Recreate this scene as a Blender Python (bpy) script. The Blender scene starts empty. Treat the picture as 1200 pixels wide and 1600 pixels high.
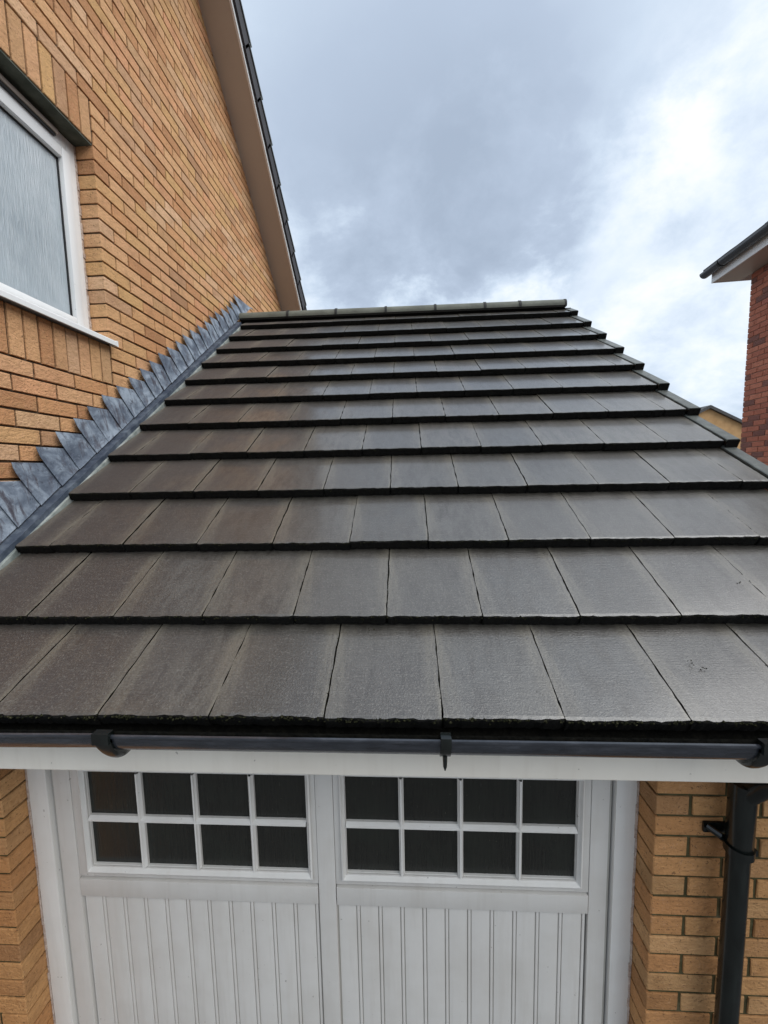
import bpy, bmesh, math, random
from mathutils import Vector, Matrix
random.seed(7)
R = math.radians
scene = bpy.context.scene
COL = scene.collection

# ------------------------------------------------------------------ camera
CAM_C = Vector((0.21172, -0.95620, 0.63083))
CAM_R = ((0.99849851, 0.05069188, -0.02076195),      # right
         (-0.01563114, -0.09959218, -0.99490556),    # down
         (-0.05250136, 0.99373625, -0.09865028))     # forward
F_PX = 628.07                                        # focal length for a 1200 px wide frame
cd = bpy.data.cameras.new('camera'); cam = bpy.data.objects.new('camera', cd); COL.objects.link(cam)
r, d, f = (Vector(v).normalized() for v in CAM_R)
cam.matrix_world = Matrix(((r.x, -d.x, -f.x, CAM_C.x), (r.y, -d.y, -f.y, CAM_C.y), (r.z, -d.z, -f.z, CAM_C.z), (0, 0, 0, 1)))
cd.sensor_fit = 'HORIZONTAL'; cd.sensor_width = 36.0; cd.lens = 36.0 * F_PX / 1200.0
cd.clip_start = 0.02; cd.clip_end = 2000
scene.camera = cam
scene.cycles.max_bounces = 5; scene.cycles.diffuse_bounces = 3; scene.cycles.glossy_bounces = 3; scene.cycles.transmission_bounces = 2
scene.cycles.caustics_reflective = False; scene.cycles.caustics_refractive = False
scene.render.resolution_x = 768; scene.render.resolution_y = 1024

def px(P):
    v = Vector(P) - CAM_C
    z = v.dot(f)
    if z < 0.05: return None
    return 600 + F_PX * v.dot(r) / z, 800 + F_PX * v.dot(d) / z

# ------------------------------------------------------------------ light
SUN_AZ, SUN_EL = 115.0, 48.0         # degrees, azimuth clockwise from +Y (towards the ridge), overcast glow
scene.view_settings.view_transform = 'Standard'; scene.view_settings.look = 'None'
scene.view_settings.exposure = 1.15; scene.view_settings.gamma = 1.0
scene.view_settings.use_curve_mapping = False
world = bpy.data.worlds.new('World'); scene.world = world; world.use_nodes = True

def build_world():
    nt = world.node_tree; nt.nodes.clear()
    N = lambda t, **k: _n(nt, t, **k)
    def _n(nt, t, **k):
        n = nt.nodes.new(t)
        for a, b in k.items(): setattr(n, a, b)
        return n
    L = nt.links.new
    def math_(op, a, b=None, c=None, clamp=False):
        n = N('ShaderNodeMath', operation=op, use_clamp=clamp)
        for i, v in enumerate((a, b, c)):
            if v is None: continue
            if isinstance(v, (int, float)): n.inputs[i].default_value = v
            else: L(v, n.inputs[i])
        return n.outputs[0]
    out = N('ShaderNodeOutputWorld')
    sky = N('ShaderNodeTexSky', sky_type='NISHITA', sun_disc=False)
    sky.sun_elevation = R(SUN_EL); sky.sun_rotation = R(SUN_AZ); sky.air_density = 1.0; sky.dust_density = 2.0
    bg1 = N('ShaderNodeBackground'); bg1.inputs[1].default_value = 0.05
    L(sky.outputs[0], bg1.inputs[0])
    tc = N('ShaderNodeTexCoord')
    sep = N('ShaderNodeSeparateXYZ'); L(tc.outputs['Generated'], sep.inputs[0])
    zc = math_('ADD', math_('MAXIMUM', sep.outputs[2], 0.0), 0.50)
    pxn = math_('DIVIDE', sep.outputs[0], zc); pyn = math_('DIVIDE', sep.outputs[1], zc)
    comb = N('ShaderNodeCombineXYZ'); L(pxn, comb.inputs[0]); L(pyn, comb.inputs[1])
    def noise(scale, detail, rough, off, dist=0.0):
        mp = N('ShaderNodeMapping'); mp.inputs['Location'].default_value = off; L(comb.outputs[0], mp.inputs[0])
        n = N('ShaderNodeTexNoise'); n.inputs['Scale'].default_value = scale; n.inputs['Detail'].default_value = detail
        n.inputs['Roughness'].default_value = rough; n.inputs['Distortion'].default_value = dist
        L(mp.outputs[0], n.inputs['Vector']); return n
    nb = noise(1.6, 5, 0.52, (3.1, 1.7, 0.4), 0.15)
    ns = noise(5.0, 7, 0.62, (9.2, 4.4, 2.0), 0.15)
    # the big grey cloud bank ahead, its edge broken up by the noise
    wx = math_('MULTIPLY', math_('SUBTRACT', nb.outputs[0], 0.5), 0.9); wy = math_('MULTIPLY', math_('SUBTRACT', ns.outputs[0], 0.5), 0.7)
    def bank(cx, cy, rx, ry, i0=0.35, i1=1.25):
        dx = math_('DIVIDE', math_('ADD', math_('SUBTRACT', pxn, cx), wx), rx); dy = math_('DIVIDE', math_('ADD', math_('SUBTRACT', pyn, cy), wy), ry)
        rr = math_('SQRT', math_('ADD', math_('MULTIPLY', dx, dx), math_('MULTIPLY', dy, dy)))
        mr = N('ShaderNodeMapRange', interpolation_type='SMOOTHSTEP'); L(rr, mr.inputs[0])
        mr.inputs[1].default_value = i0; mr.inputs[2].default_value = i1; mr.inputs[3].default_value = 1.0; mr.inputs[4].default_value = 0.0
        return mr.outputs[0]
    b1 = bank(0.04, 0.78, 0.42, 0.35)
    b2 = bank(0.44, 0.80, 0.11, 0.20, 0.1, 1.3)
    v = math_('ADD', math_('MULTIPLY', nb.outputs[0], 0.55), math_('MULTIPLY', ns.outputs[0], 0.78))
    v = math_('SUBTRACT', v, math_('MULTIPLY', b1, 0.29))
    v = math_('ADD', v, math_('MULTIPLY', b2, 0.17))
    cr = N('ShaderNodeValToRGB'); L(v, cr.inputs[0])
    e = cr.color_ramp.elements
    e[0].position = 0.20; e[0].color = (0.37, 0.445, 0.56, 1)
    e[1].position = 0.90; e[1].color = (1.0, 1.0, 1.0, 1)
    for p, c in ((0.42, (0.455, 0.54, 0.67, 1)), (0.56, (0.58, 0.68, 0.81, 1)), (0.70, (0.75, 0.835, 0.935, 1))):
        k = e.new(p); k.color = c
    bg2 = N('ShaderNodeBackground'); bg2.inputs[1].default_value = 0.53; L(cr.outputs[0], bg2.inputs[0])
    mix = N('ShaderNodeMixShader'); mix.inputs[0].default_value = 0.92
    L(bg1.outputs[0], mix.inputs[1]); L(bg2.outputs[0], mix.inputs[2]); L(mix.outputs[0], out.inputs[0])
build_world()
world.cycles.sampling_method = 'MANUAL'; world.cycles.sample_map_resolution = 256

sd = bpy.data.lights.new('sun', 'SUN'); sd.energy = 1.3; sd.angle = R(60); sd.color = (1.0, 0.985, 0.955)
sun = bpy.data.objects.new('sun', sd); COL.objects.link(sun)
_a, _e = R(SUN_AZ), R(SUN_EL)
sdir = Vector((math.sin(_a) * math.cos(_e), math.cos(_a) * math.cos(_e), math.sin(_e)))
sun.rotation_euler = sdir.to_track_quat('Z', 'Y').to_euler()

# ------------------------------------------------------------------ materials
def mat(name, build):
    m = bpy.data.materials.new(name); m.use_nodes = True
    nt = m.node_tree; b = nt.nodes['Principled BSDF']
    build(NT(nt, b)); return m
class NT:
    def __init__(s, nt, b): s.nt, s.b = nt, b
    def n(s, t, **k):
        n = s.nt.nodes.new(t)
        for a, v in k.items(): setattr(n, a, v)
        return n
    def l(s, a, b): s.nt.links.new(a, b)
    def setv(s, inp, v):
        if isinstance(v, (int, float, tuple)): inp.default_value = v
        else: s.l(v, inp)
    def pos(s): return s.n('ShaderNodeNewGeometry').outputs['Position']
    def objco(s): return s.n('ShaderNodeTexCoord').outputs['Object']
    def map(s, v, scale=(1, 1, 1), loc=(0, 0, 0), rot=(0, 0, 0)):
        m = s.n('ShaderNodeMapping'); s.l(v, m.inputs[0]); m.inputs['Scale'].default_value = scale; m.inputs['Location'].default_value = loc
        m.inputs['Rotation'].default_value = rot; return m.outputs[0]
    def noise(s, v, scale, detail=4, rough=.55, dist=0):
        n = s.n('ShaderNodeTexNoise'); s.l(v, n.inputs['Vector']); n.inputs['Scale'].default_value = scale
        n.inputs['Detail'].default_value = detail; n.inputs['Roughness'].default_value = rough; n.inputs['Distortion'].default_value = dist
        return n.outputs[0]
    def math(s, op, a, b=None, clamp=False):
        n = s.n('ShaderNodeMath', operation=op, use_clamp=clamp); s.setv(n.inputs[0], a)
        if b is not None: s.setv(n.inputs[1], b)
        return n.outputs[0]
    def ramp(s, v, stops):
        n = s.n('ShaderNodeValToRGB'); s.l(v, n.inputs[0]); e = n.color_ramp.elements
        e[0].position, e[0].color = stops[0][0], c4(stops[0][1]); e[1].position, e[1].color = stops[-1][0], c4(stops[-1][1])
        for p, c in stops[1:-1]: k = e.new(p); k.color = c4(c)
        return n.outputs[0]
    def mix(s, fac, a, b, mode='MIX'):
        n = s.n('ShaderNodeMix', data_type='RGBA', blend_type=mode); s.setv(n.inputs[0], fac)
        s.setv(n.inputs[6], c4(a) if isinstance(a, (tuple, float)) else a); s.setv(n.inputs[7], c4(b) if isinstance(b, (tuple, float)) else b)
        return n.outputs[2]
    def rnd(s):
        o = s.n('ShaderNodeObjectInfo').outputs['Random']; a = s.n('ShaderNodeAttribute', attribute_name='rnd').outputs['Fac']
        return s.math('FRACT', s.math('ADD', o, a))
    def bump(s, h, strength=.3, dist=.01, prev=None):
        n = s.n('ShaderNodeBump'); n.inputs['Strength'].default_value = strength; n.inputs['Distance'].default_value = dist
        s.l(h, n.inputs['Height'])
        if prev is not None: s.l(prev, n.inputs['Normal'])
        return n.outputs[0]
    def out(s, col=None, rough=None, normal=None, spec=None, metal=None):
        if col is not None: s.setv(s.b.inputs['Base Color'], c4(col) if isinstance(col, (tuple, float)) else col)
        if rough is not None: s.setv(s.b.inputs['Roughness'], rough)
        if normal is not None: s.l(normal, s.b.inputs['Normal'])
        if spec is not None: s.setv(s.b.inputs['Specular IOR Level'], spec)
        if metal is not None: s.setv(s.b.inputs['Metallic'], metal)
def c4(c):
    if isinstance(c, float): c = (c, c, c)
    return tuple(c) + (1,) if len(c) == 3 else c

def m_brick(cols, dark=.0):
    def f_(t):
        p = t.pos(); rn = t.rnd()
        base = t.ramp(rn, cols)
        n1 = t.noise(p, 9, 3, .6); n2 = t.noise(p, 90, 2, .65); n3 = t.noise(t.map(p, (1, 1, 2.4)), 34, 3, .6, .6)
        c = t.mix(t.math('MULTIPLY', t.math('SUBTRACT', n3, .42, True), 1.6, True), base, tuple(x * .62 for x in cols[len(cols) // 2][1]))
        c = t.mix(t.math('MULTIPLY', t.math('SUBTRACT', n2, .56, True), 2.6, True), c, tuple(min(1, x * 1.45 + .05) for x in cols[-1][1]))
        c = t.mix(t.math('MULTIPLY', t.math('SUBTRACT', n1, .5, True), 1.8, True), c, tuple(x * .7 for x in cols[0][1]))
        spots = t.math('GREATER_THAN', t.noise(p, 120, 2, .5), .665)
        c = t.mix(t.math('MULTIPLY', spots, .55), c, (.06, .035, .02))
        t.out(c, .86, t.bump(t.math('ADD', n2, t.math('MULTIPLY', n3, 1.0)), .62, .007), .25)
    return f_
BUFF = [(0, (.42, .205, .10)), (.12, (.58, .295, .14)), (.3, (.70, .415, .215)), (.42, (.65, .36, .195)), (.55, (.62, .375, .165)), (.68, (.68, .345, .185)), (.8, (.53, .315, .16)), (.9, (.74, .475, .29)), (1, (.40, .215, .115))]
M = {}
M['brick'] = mat('buff_brick', m_brick(BUFF))
REDC = [(0, (.36, .125, .08)), (.35, (.45, .16, .10)), (.7, (.52, .20, .125)), (.80, (.42, .15, .10)), (.82, (.15, .075, .065)), (.97, (.18, .09, .075)), (1, (.42, .15, .11))]
M['red'] = mat('red_brick', m_brick(REDC))
M['mortar'] = mat('brown_mortar', lambda t: t.out(t.ramp(t.noise(t.pos(), 14, 5, .6), [(.3, (.034, .023, .015)), (.55, (.075, .052, .034)), (.75, (.15, .115, .08))]), .95, t.bump(t.noise(t.pos(), 220, 3), .5, .004), .15))
M['pier'] = mat('eaves_shaded_brick', m_brick([(0, (.34, .165, .065)), (.2, (.50, .25, .10)), (.4, (.56, .31, .13)), (.6, (.50, .24, .095)), (.75, (.44, .25, .11)), (.9, (.58, .33, .15)), (1, (.33, .17, .075))]))  # same buff brick, more orange, with the eaves' shade put into its tones
M['mortar_pier'] = mat('olive_mortar', lambda t: t.out(t.ramp(t.noise(t.pos(), 14, 4, .6), [(.3, (.045, .038, .018)), (.55, (.085, .073, .034)), (.75, (.15, .13, .075))]), .95, t.bump(t.noise(t.pos(), 220, 3), .5, .004), .15))  # olive-brown joints of the garage brickwork
M['mortar_red'] = mat('pale_mortar', lambda t: t.out(t.ramp(t.noise(t.pos(), 14, 5, .6), [(.3, (.26, .15, .115)), (.7, (.38, .24, .185))]), .95, None, .15))

def f_tile(t):
    o = t.objco(); p = t.pos(); rn = t.rnd()
    big = t.noise(p, 3.2, 3, .6, .4); mid = t.noise(t.map(p, (1.5, .45, .45)), 20, 4, .68, .4); fine = t.noise(p, 190, 2, .75); grit = t.noise(p, 420, 1, .5)
    brush = t.noise(t.map(o, (7, 130, 1)), 1.5, 2, .6)
    base = t.ramp(rn, [(0, (.034, .030, .026)), (.25, (.062, .054, .046)), (.5, (.045, .042, .039)), (.75, (.070, .064, .056)), (1, (.092, .080, .066))])
    c = t.mix(t.math('MULTIPLY', t.math('SUBTRACT', mid, .42, True), 4.5, True), base, (.032, .026, .021))
    c = t.mix(t.math('MULTIPLY', t.math('SUBTRACT', big, .42, True), 2.2, True), c, (.076, .069, .058))
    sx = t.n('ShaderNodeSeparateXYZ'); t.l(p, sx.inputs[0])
    wallside = t.math('MULTIPLY', t.math('SUBTRACT', t.math('ADD', t.math('MULTIPLY', big, .9), t.math('MULTIPLY', mid, .5)), t.math('MULTIPLY', t.math('ADD', sx.outputs[0], 1.45), .60)), 2.3, True)  # mask: browner and rougher towards the house wall, broken up by noise
    c = t.mix(t.math('MULTIPLY', wallside, .85), c, (.030, .0195, .016))
    # pale lime-worn streaks beside the side joints, ragged by noise
    w = t.n('ShaderNodeAttribute', attribute_name='edge').outputs['Fac']
    strk = t.noise(t.map(o, (30, 4, 1)), 1.3, 4, .65)
    band = t.math('MULTIPLY', w, t.math('MULTIPLY', t.math('SUBTRACT', strk, .34, True), 4.5), True)
    c = t.mix(t.math('MULTIPLY', band, .75), c, (.145, .128, .096))
    c = t.mix(t.math('MULTIPLY', t.math('SUBTRACT', brush, .52, True), 1.1, True), c, (.15, .14, .122))
    c = t.mix(t.math('MULTIPLY', t.math('SUBTRACT', fine, .54, True), 3.2, True), c, (.17, .158, .135))
    c = t.mix(t.math('MULTIPLY', t.math('SUBTRACT', .46, fine, True), 4.0, True), c, (.026, .022, .018))
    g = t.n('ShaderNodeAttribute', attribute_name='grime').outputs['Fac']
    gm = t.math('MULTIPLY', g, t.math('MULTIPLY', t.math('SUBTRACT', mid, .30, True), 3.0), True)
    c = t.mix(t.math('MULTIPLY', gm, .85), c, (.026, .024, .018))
    rough = t.math('ADD', t.math('ADD', .16, t.math('MULTIPLY', wallside, .24)), t.math('MULTIPLY', t.math('ADD', mid, fine), .20))
    nrm = t.bump(t.math('ADD', t.math('MULTIPLY', fine, .9), t.math('ADD', t.math('MULTIPLY', grit, .5), t.math('MULTIPLY', brush, .5))), .40, .004)
    t.out(c, rough, nrm, 1.0); t.l(t.math('MULTIPLY', t.math('SUBTRACT', 1.0, wallside), .7), t.b.inputs['Coat Weight']); t.b.inputs['Coat Roughness'].default_value = .16
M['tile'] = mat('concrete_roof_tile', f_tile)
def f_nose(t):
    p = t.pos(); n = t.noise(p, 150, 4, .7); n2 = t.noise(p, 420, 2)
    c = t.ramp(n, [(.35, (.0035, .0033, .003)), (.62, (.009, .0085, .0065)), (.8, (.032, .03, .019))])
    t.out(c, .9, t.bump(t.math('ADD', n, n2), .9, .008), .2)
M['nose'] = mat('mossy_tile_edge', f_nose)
M['moss'] = mat('dark_moss', lambda t: t.out(t.ramp(t.noise(t.pos(), 260, 2), [(.38, (.012, .013, .006)), (.60, (.022, .022, .011)), (.76, (.13, .115, .065))]), .95, None, .1))
def f_lead(t):
    p = t.pos(); st = t.noise(t.map(p, (1, 1, .22)), 26, 5, .65, .8); bl = t.noise(p, 11, 5, .6, .6); sp = t.noise(p, 60, 4, .7)
    c = t.ramp(bl, [(.3, (.070, .088, .122)), (.46, (.130, .160, .205)), (.62, (.285, .335, .395))])
    c = t.mix(t.math('MULTIPLY', t.math('SUBTRACT', st, .52, True), 7.0, True), c, (.065, .062, .078))
    c = t.mix(t.math('MULTIPLY', t.math('SUBTRACT', sp, .56, True), 3, True), c, (.27, .31, .36))
    c = t.mix(t.math('MULTIPLY', t.math('LESS_THAN', t.noise(p, 38, 3, .6), .34), .6), c, (.05, .055, .075))
    t.out(c, .5, t.bump(t.math('ADD', bl, t.math('MULTIPLY', sp, .4)), .5, .012), .5, .25)
M['lead'] = mat('weathered_lead', f_lead)
M['lead_dark'] = mat('darker_lead', lambda t: t.out(t.ramp(t.noise(t.pos(), 16, 4, .65), [(.3, (.035, .048, .075)), (.5, (.07, .088, .12)), (.7, (.15, .18, .22))]), .45, t.bump(t.noise(t.pos(), 30, 3), .4, .01), .5, .2))  # darker blue lead for the strip along the roof
M['soaker'] = mat('pale_soaker', lambda t: t.out(t.ramp(t.noise(t.pos(), 18, 4), [(.35, (.16, .19, .18)), (.65, (.36, .39, .37))]), .6))
def f_paint(base, dirt, amt=.5, rough=.42):
    def g(t):
        p = t.pos(); n = t.noise(p, 5, 3, .6); s_ = t.noise(t.map(p, (1, 1, .08)), 32, 3, .6); w = t.noise(p, 70, 2, .6)
        c = t.mix(t.math('MULTIPLY', t.math('SUBTRACT', n, .42, True), 2.0 * amt, True), base, dirt)
        c = t.mix(t.math('MULTIPLY', t.math('SUBTRACT', s_, .52, True), 2.4 * amt, True), c, dirt)
        c = t.mix(t.math('MULTIPLY', t.math('LESS_THAN', t.noise(p, 55, 2), .25), .5), c, (.18, .15, .12))
        t.out(c, rough, t.bump(t.math('ADD', w, s_), .10, .004), .4)
    return g
M['door'] = mat('white_door_paint', f_paint((.63, .61, .575), (.52, .49, .445), .75))
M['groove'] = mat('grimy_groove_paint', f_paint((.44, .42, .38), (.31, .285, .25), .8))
M['trim'] = mat('white_trim_paint', f_paint((.75, .735, .70), (.62, .59, .54), .6))
M['fascia'] = mat('cream_fascia', f_paint((.82, .77, .68), (.69, .63, .54), .6))
M['soffit'] = mat('beige_soffit', f_paint((.53, .47, .41), (.46, .41, .355), .35))
M['upvc'] = mat('white_upvc', f_paint((.80, .81, .81), (.70, .71, .70), .35, .3))
M['sealant'] = mat('old_sealant', lambda t: t.out(t.ramp(t.noise(t.pos(), 40, 5, .7), [(.35, (.30, .22, .18)), (.5, (.48, .38, .32)), (.7, (.62, .55, .48))]), .8, t.bump(t.noise(t.pos(), 60, 4), .6, .01)))
M['gasket'] = mat('black_gasket', lambda t: t.out((.012, .012, .013), .6))
def f_gutter(t):
    p = t.pos(); st = t.noise(t.map(p, (1.6, 1, 7)), 9, 5, .65); n = t.noise(p, 80, 4, .6)
    c = t.ramp(st, [(.30, (.018, .021, .027)), (.55, (.036, .040, .049)), (.78, (.066, .072, .085))])
    t.out(c, t.math('ADD', .10, t.math('MULTIPLY', n, .16)), t.bump(n, .06, .003), .6)
M['gutter'] = mat('black_gutter_plastic', f_gutter)
M['pipe'] = mat('black_pipe_plastic', lambda t: t.out(t.ramp(t.noise(t.map(t.pos(), (1, 1, .3)), 22, 5, .6), [(.4, (.004, .0055, .005)), (.7, (.012, .016, .0145))]), .22, t.bump(t.noise(t.pos(), 25, 3), .08, .01), .5))
def f_verge(t):
    p = t.pos(); n = t.noise(p, 16, 5, .65); n2 = t.noise(p, 130, 3, .6)
    c = t.ramp(n, [(.3, (.07, .075, .07)), (.55, (.12, .128, .115)), (.75, (.18, .19, .165))])
    t.out(c, .42, t.bump(n2, .3, .004), .5)
M['verge'] = mat('grey_verge_cap', f_verge)
def f_ridge(t):
    p = t.pos(); n = t.noise(t.map(p, (.6, 1, 1)), 11, 5, .65); n2 = t.noise(p, 150, 3, .6)
    c = t.ramp(n, [(.3, (.095, .10, .082)), (.55, (.15, .158, .13)), (.75, (.20, .21, .175))])
    c = t.mix(t.math('MULTIPLY', t.math('SUBTRACT', n2, .55, True), 3, True), c, (.10, .10, .07))
    t.out(c, .7, t.bump(n2, .4, .005), .4)
M['ridge'] = mat('grey_green_ridge', f_ridge)
M['dark'] = mat('dark_seal', lambda t: t.out((.018, .018, .017), .7))
M['gutter_shade'] = mat('black_gutter_shade', lambda t: t.out(t.ramp(t.noise(t.pos(), 60, 5, .7), [(.35, (.003, .003, .0025)), (.75, (.012, .011, .008))]), .85, t.bump(t.noise(t.pos(), 90, 4), .8, .006), .1))  # interior shade of the gutter put into a near-black colour
M['deck'] = mat('roof_felt', lambda t: t.out((.015, .014, .013), .9))
def f_pane(t):
    p = t.pos(); weave = t.noise(t.map(p, (170, 1, 9)), 1.2, 3, .6); drop = t.noise(t.map(p, (1, 1, .45)), 120, 3, .7); sm = t.noise(p, 6, 4)
    run = t.noise(t.map(p, (46, 1, 3)), 1.0, 4, .7, .6)
    c = t.mix(t.math('MULTIPLY', t.math('SUBTRACT', weave, .3, True), 2.0, True), (.012, .0125, .011), (.022, .0215, .0185)); c = t.mix(t.math('MULTIPLY', t.math('SUBTRACT', sm, .4, True), 1.6, True), c, (.020, .024, .019))
    c = t.mix(t.math('MULTIPLY', t.math('GREATER_THAN', drop, .72), .5), c, (.16, .15, .11))
    t.out(c, t.math('ADD', .10, t.math('MULTIPLY', run, .25)), t.bump(t.math('ADD', run, t.math('MULTIPLY', weave, .3)), .25, .004), .4)
M['pane'] = mat('dark_garage_glass', f_pane)
def f_obs(t):
    p = t.pos(); v = t.noise(t.map(p, (1, 150, 9)), 1.0, 3, .62, .3); v2 = t.noise(t.map(p, (1, 260, 26)), 1.0, 2, .6); b = t.noise(p, 2.4, 4, .6, .5)
    c = t.ramp(b, [(.3, (.33, .39, .43)), (.55, (.44, .50, .54)), (.75, (.60, .65, .68))])
    c = t.mix(t.math('MULTIPLY', t.math('SUBTRACT', v, .5, True), 1.6, True), c, (.66, .72, .76))
    t.out(c, .22, t.bump(t.math('ADD', v, t.math('MULTIPLY', v2, .5)), .6, .008), .7)
M['obscure'] = mat('obscured_window_glass', f_obs)
M['lintel'] = mat('dark_lintel', lambda t: t.out(t.ramp(t.noise(t.pos(), 16, 5, .6), [(.3, (.035, .042, .03)), (.7, (.09, .10, .075))]), .8))
M['vent'] = mat('brown_vent', lambda t: t.out((.40, .34, .29), .5))
def f_roof2(t):
    p = t.pos(); n = t.noise(p, 9, 5, .65); n2 = t.noise(p, 90, 3)
    t.out(t.ramp(n, [(.3, (.035, .034, .036)), (.7, (.085, .08, .078))]), .6, t.bump(n2, .3, .006), .4)
M['roof2'] = mat('dark_roof_tile', f_roof2)
M['capside'] = mat('dark_verge_plastic', lambda t: t.out(t.ramp(t.noise(t.pos(), 14, 4), [(.35, (.010, .007, .008)), (.7, (.022, .017, .018))]), .6))
M['far_wall'] = mat('far_buff_wall', lambda t: t.out(t.ramp(t.noise(t.pos(), 3, 5), [(.35, (.46, .265, .115)), (.65, (.55, .33, .15))]), .9))
def f_ground(t):
    p = t.pos(); n = t.noise(p, .8, 5, .6); n2 = t.noise(p, 60, 4, .7)
    t.out(t.ramp(n, [(.3, (.10, .098, .094)), (.7, (.16, .155, .148))]), .9, t.bump(n2, .5, .01))
M['ground'] = mat('pale_tarmac', f_ground)
M['paving'] = mat('paving_block', lambda t: t.out(t.mix(t.rnd(), (.19, .17, .15), (.30, .26, .22)), .85, t.bump(t.noise(t.pos(), 120, 4), .4, .006)))
M['grass'] = mat('grass', lambda t: t.out(t.ramp(t.noise(t.pos(), 5, 6, .7), [(.3, (.035, .06, .018)), (.7, (.08, .12, .04))]), .95))

# ------------------------------------------------------------------ helpers
def tag(o, label=None, cat=None, group=None, kind=None):
    if label: o['label'] = label
    if cat: o['category'] = cat
    if group: o['group'] = group
    if kind: o['kind'] = kind
    return o
def empty(name, loc=(0, 0, 0)):
    o = bpy.data.objects.new(name, None); COL.objects.link(o); o.location = loc; o.empty_display_size = .2
    ORIG[o.name] = Vector(loc); return o
ORIG = {}
def link(name, me, parent=None, mw=None):
    """link a mesh whose vertices are in world space (or placed by mw)"""
    o = bpy.data.objects.new(name, me); COL.objects.link(o)
    W_ = mw if mw is not None else Matrix.Identity(4)
    if parent is not None:
        o.parent = parent
        o.matrix_parent_inverse = PINV(parent)
    o.matrix_basis = W_
    WM[o.name] = W_
    return o
WM = {}
def PINV(p):
    m = WM.get(p.name)
    if m is None: m = Matrix.Translation(ORIG[p.name])
    if p.parent is not None: pass
    return m.inverted()
class MB:
    def __init__(s): s.v, s.f, s.m = [], [], []
    def add(s, vs, fs, mi=0):
        o = len(s.v); s.v += [tuple(v) for v in vs]; s.f += [tuple(i + o for i in q) for q in fs]; s.m += [mi] * len(fs)
    def box(s, x0, x1, y0, y1, z0, z1, mi=0):
        s.add([(x, y, z) for z in (z0, z1) for y in (y0, y1) for x in (x0, x1)],
              [(0, 2, 3, 1), (4, 5, 7, 6), (0, 1, 5, 4), (2, 6, 7, 3), (0, 4, 6, 2), (1, 3, 7, 5)], mi)
    def cbox(s, x0, x1, y0, y1, z0, z1, c=.003, mi=0):
        """box with chamfered edges"""
        bm = bmesh.new(); bmesh.ops.create_cube(bm, size=1)
        for v in bm.verts: v.co = Vector(((x0 + x1) / 2 + v.co.x * (x1 - x0), (y0 + y1) / 2 + v.co.y * (y1 - y0), (z0 + z1) / 2 + v.co.z * (z1 - z0)))
        bmesh.ops.bevel(bm, geom=bm.edges[:], offset=c, segments=2, affect='EDGES', profile=.6)
        bm.verts.index_update(); s.add([v.co[:] for v in bm.verts], [[v.index for v in q.verts] for q in bm.faces], mi); bm.free()
    def prism(s, poly, axis, a, b, mi=0):
        """poly: 2D points (counter-clockwise) in the two other axes, extruded from a to b along axis"""
        n = len(poly)
        def P(q, t):
            if axis == 'x': return (t, q[0], q[1])
            if axis == 'y': return (q[0], t, q[1])
            return (q[0], q[1], t)
        vs = [P(q, a) for q in poly] + [P(q, b) for q in poly]
        fs = [tuple(range(n))[::-1], tuple(range(n, 2 * n))] + [(i, (i + 1) % n, n + (i + 1) % n, n + i) for i in range(n)]
        s.add(vs, fs, mi)
    def tube(s, pts, rad, seg=20, mi=0, caps=True):
        pts = [Vector(p) for p in pts]; rings = []
        up = Vector((0.13, .21, .97)).normalized()
        for i, p in enumerate(pts):
            t = (pts[min(i + 1, len(pts) - 1)] - pts[max(i - 1, 0)]).normalized()
            a = t.cross(up).normalized() if abs(t.dot(up)) < .99 else t.cross(Vector((1, 0, 0))).normalized()
            b = t.cross(a); rr = rad[i] if isinstance(rad, (list, tuple)) else rad
            rings.append([p + (a * math.cos(2 * math.pi * k / seg) + b * math.sin(2 * math.pi * k / seg)) * rr for k in range(seg)])
        vs = [v for q in rings for v in q]; fs = []
        for i in range(len(pts) - 1):
            for k in range(seg):
                k2 = (k + 1) % seg; fs.append((i * seg + k, i * seg + k2, (i + 1) * seg + k2, (i + 1) * seg + k))
        if caps: fs += [tuple(range(seg))[::-1], tuple(range((len(pts) - 1) * seg, len(pts) * seg))]
        s.add(vs, fs, mi)
    def sweep(s, prof, xs, mi=0, closed=True, dz=None):
        """profile in (y, z) swept along x"""
        n = len(prof); vs = []
        for j, x in enumerate(xs):
            o = dz[j] if dz else 0
            vs += [(x, q[0], q[1] + o) for q in prof]
        fs = []
        for j in range(len(xs) - 1):
            for k in range(n if closed else n - 1):
                k2 = (k + 1) % n; fs.append((j * n + k, j * n + k2, (j + 1) * n + k2, (j + 1) * n + k))
        if closed: fs += [tuple(range(n))[::-1], tuple(range((len(xs) - 1) * n, len(xs) * n))]
        s.add(vs, fs, mi)
    def mesh(s, name, mats, smooth=False, fix=True):
        me = bpy.data.meshes.new(name); me.from_pydata(s.v, [], s.f)
        for m_ in (mats if isinstance(mats, (list, tuple)) else [mats]): me.materials.append(m_)
        if len(set(s.m)) > 1: me.polygons.foreach_set('material_index', s.m)
        if fix:
            bm = bmesh.new(); bm.from_mesh(me); bmesh.ops.recalc_face_normals(bm, faces=bm.faces); bm.to_mesh(me); bm.free()
        if smooth:
            me.polygons.foreach_set('use_smooth', [True] * len(me.polygons)); me.set_sharp_from_angle(angle=R(38))
        me.update(); return me
    def build(s, name, mats, parent=None, smooth=False, mw=None):
        return link(name, s.mesh(name, mats, smooth), parent, mw)

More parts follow.
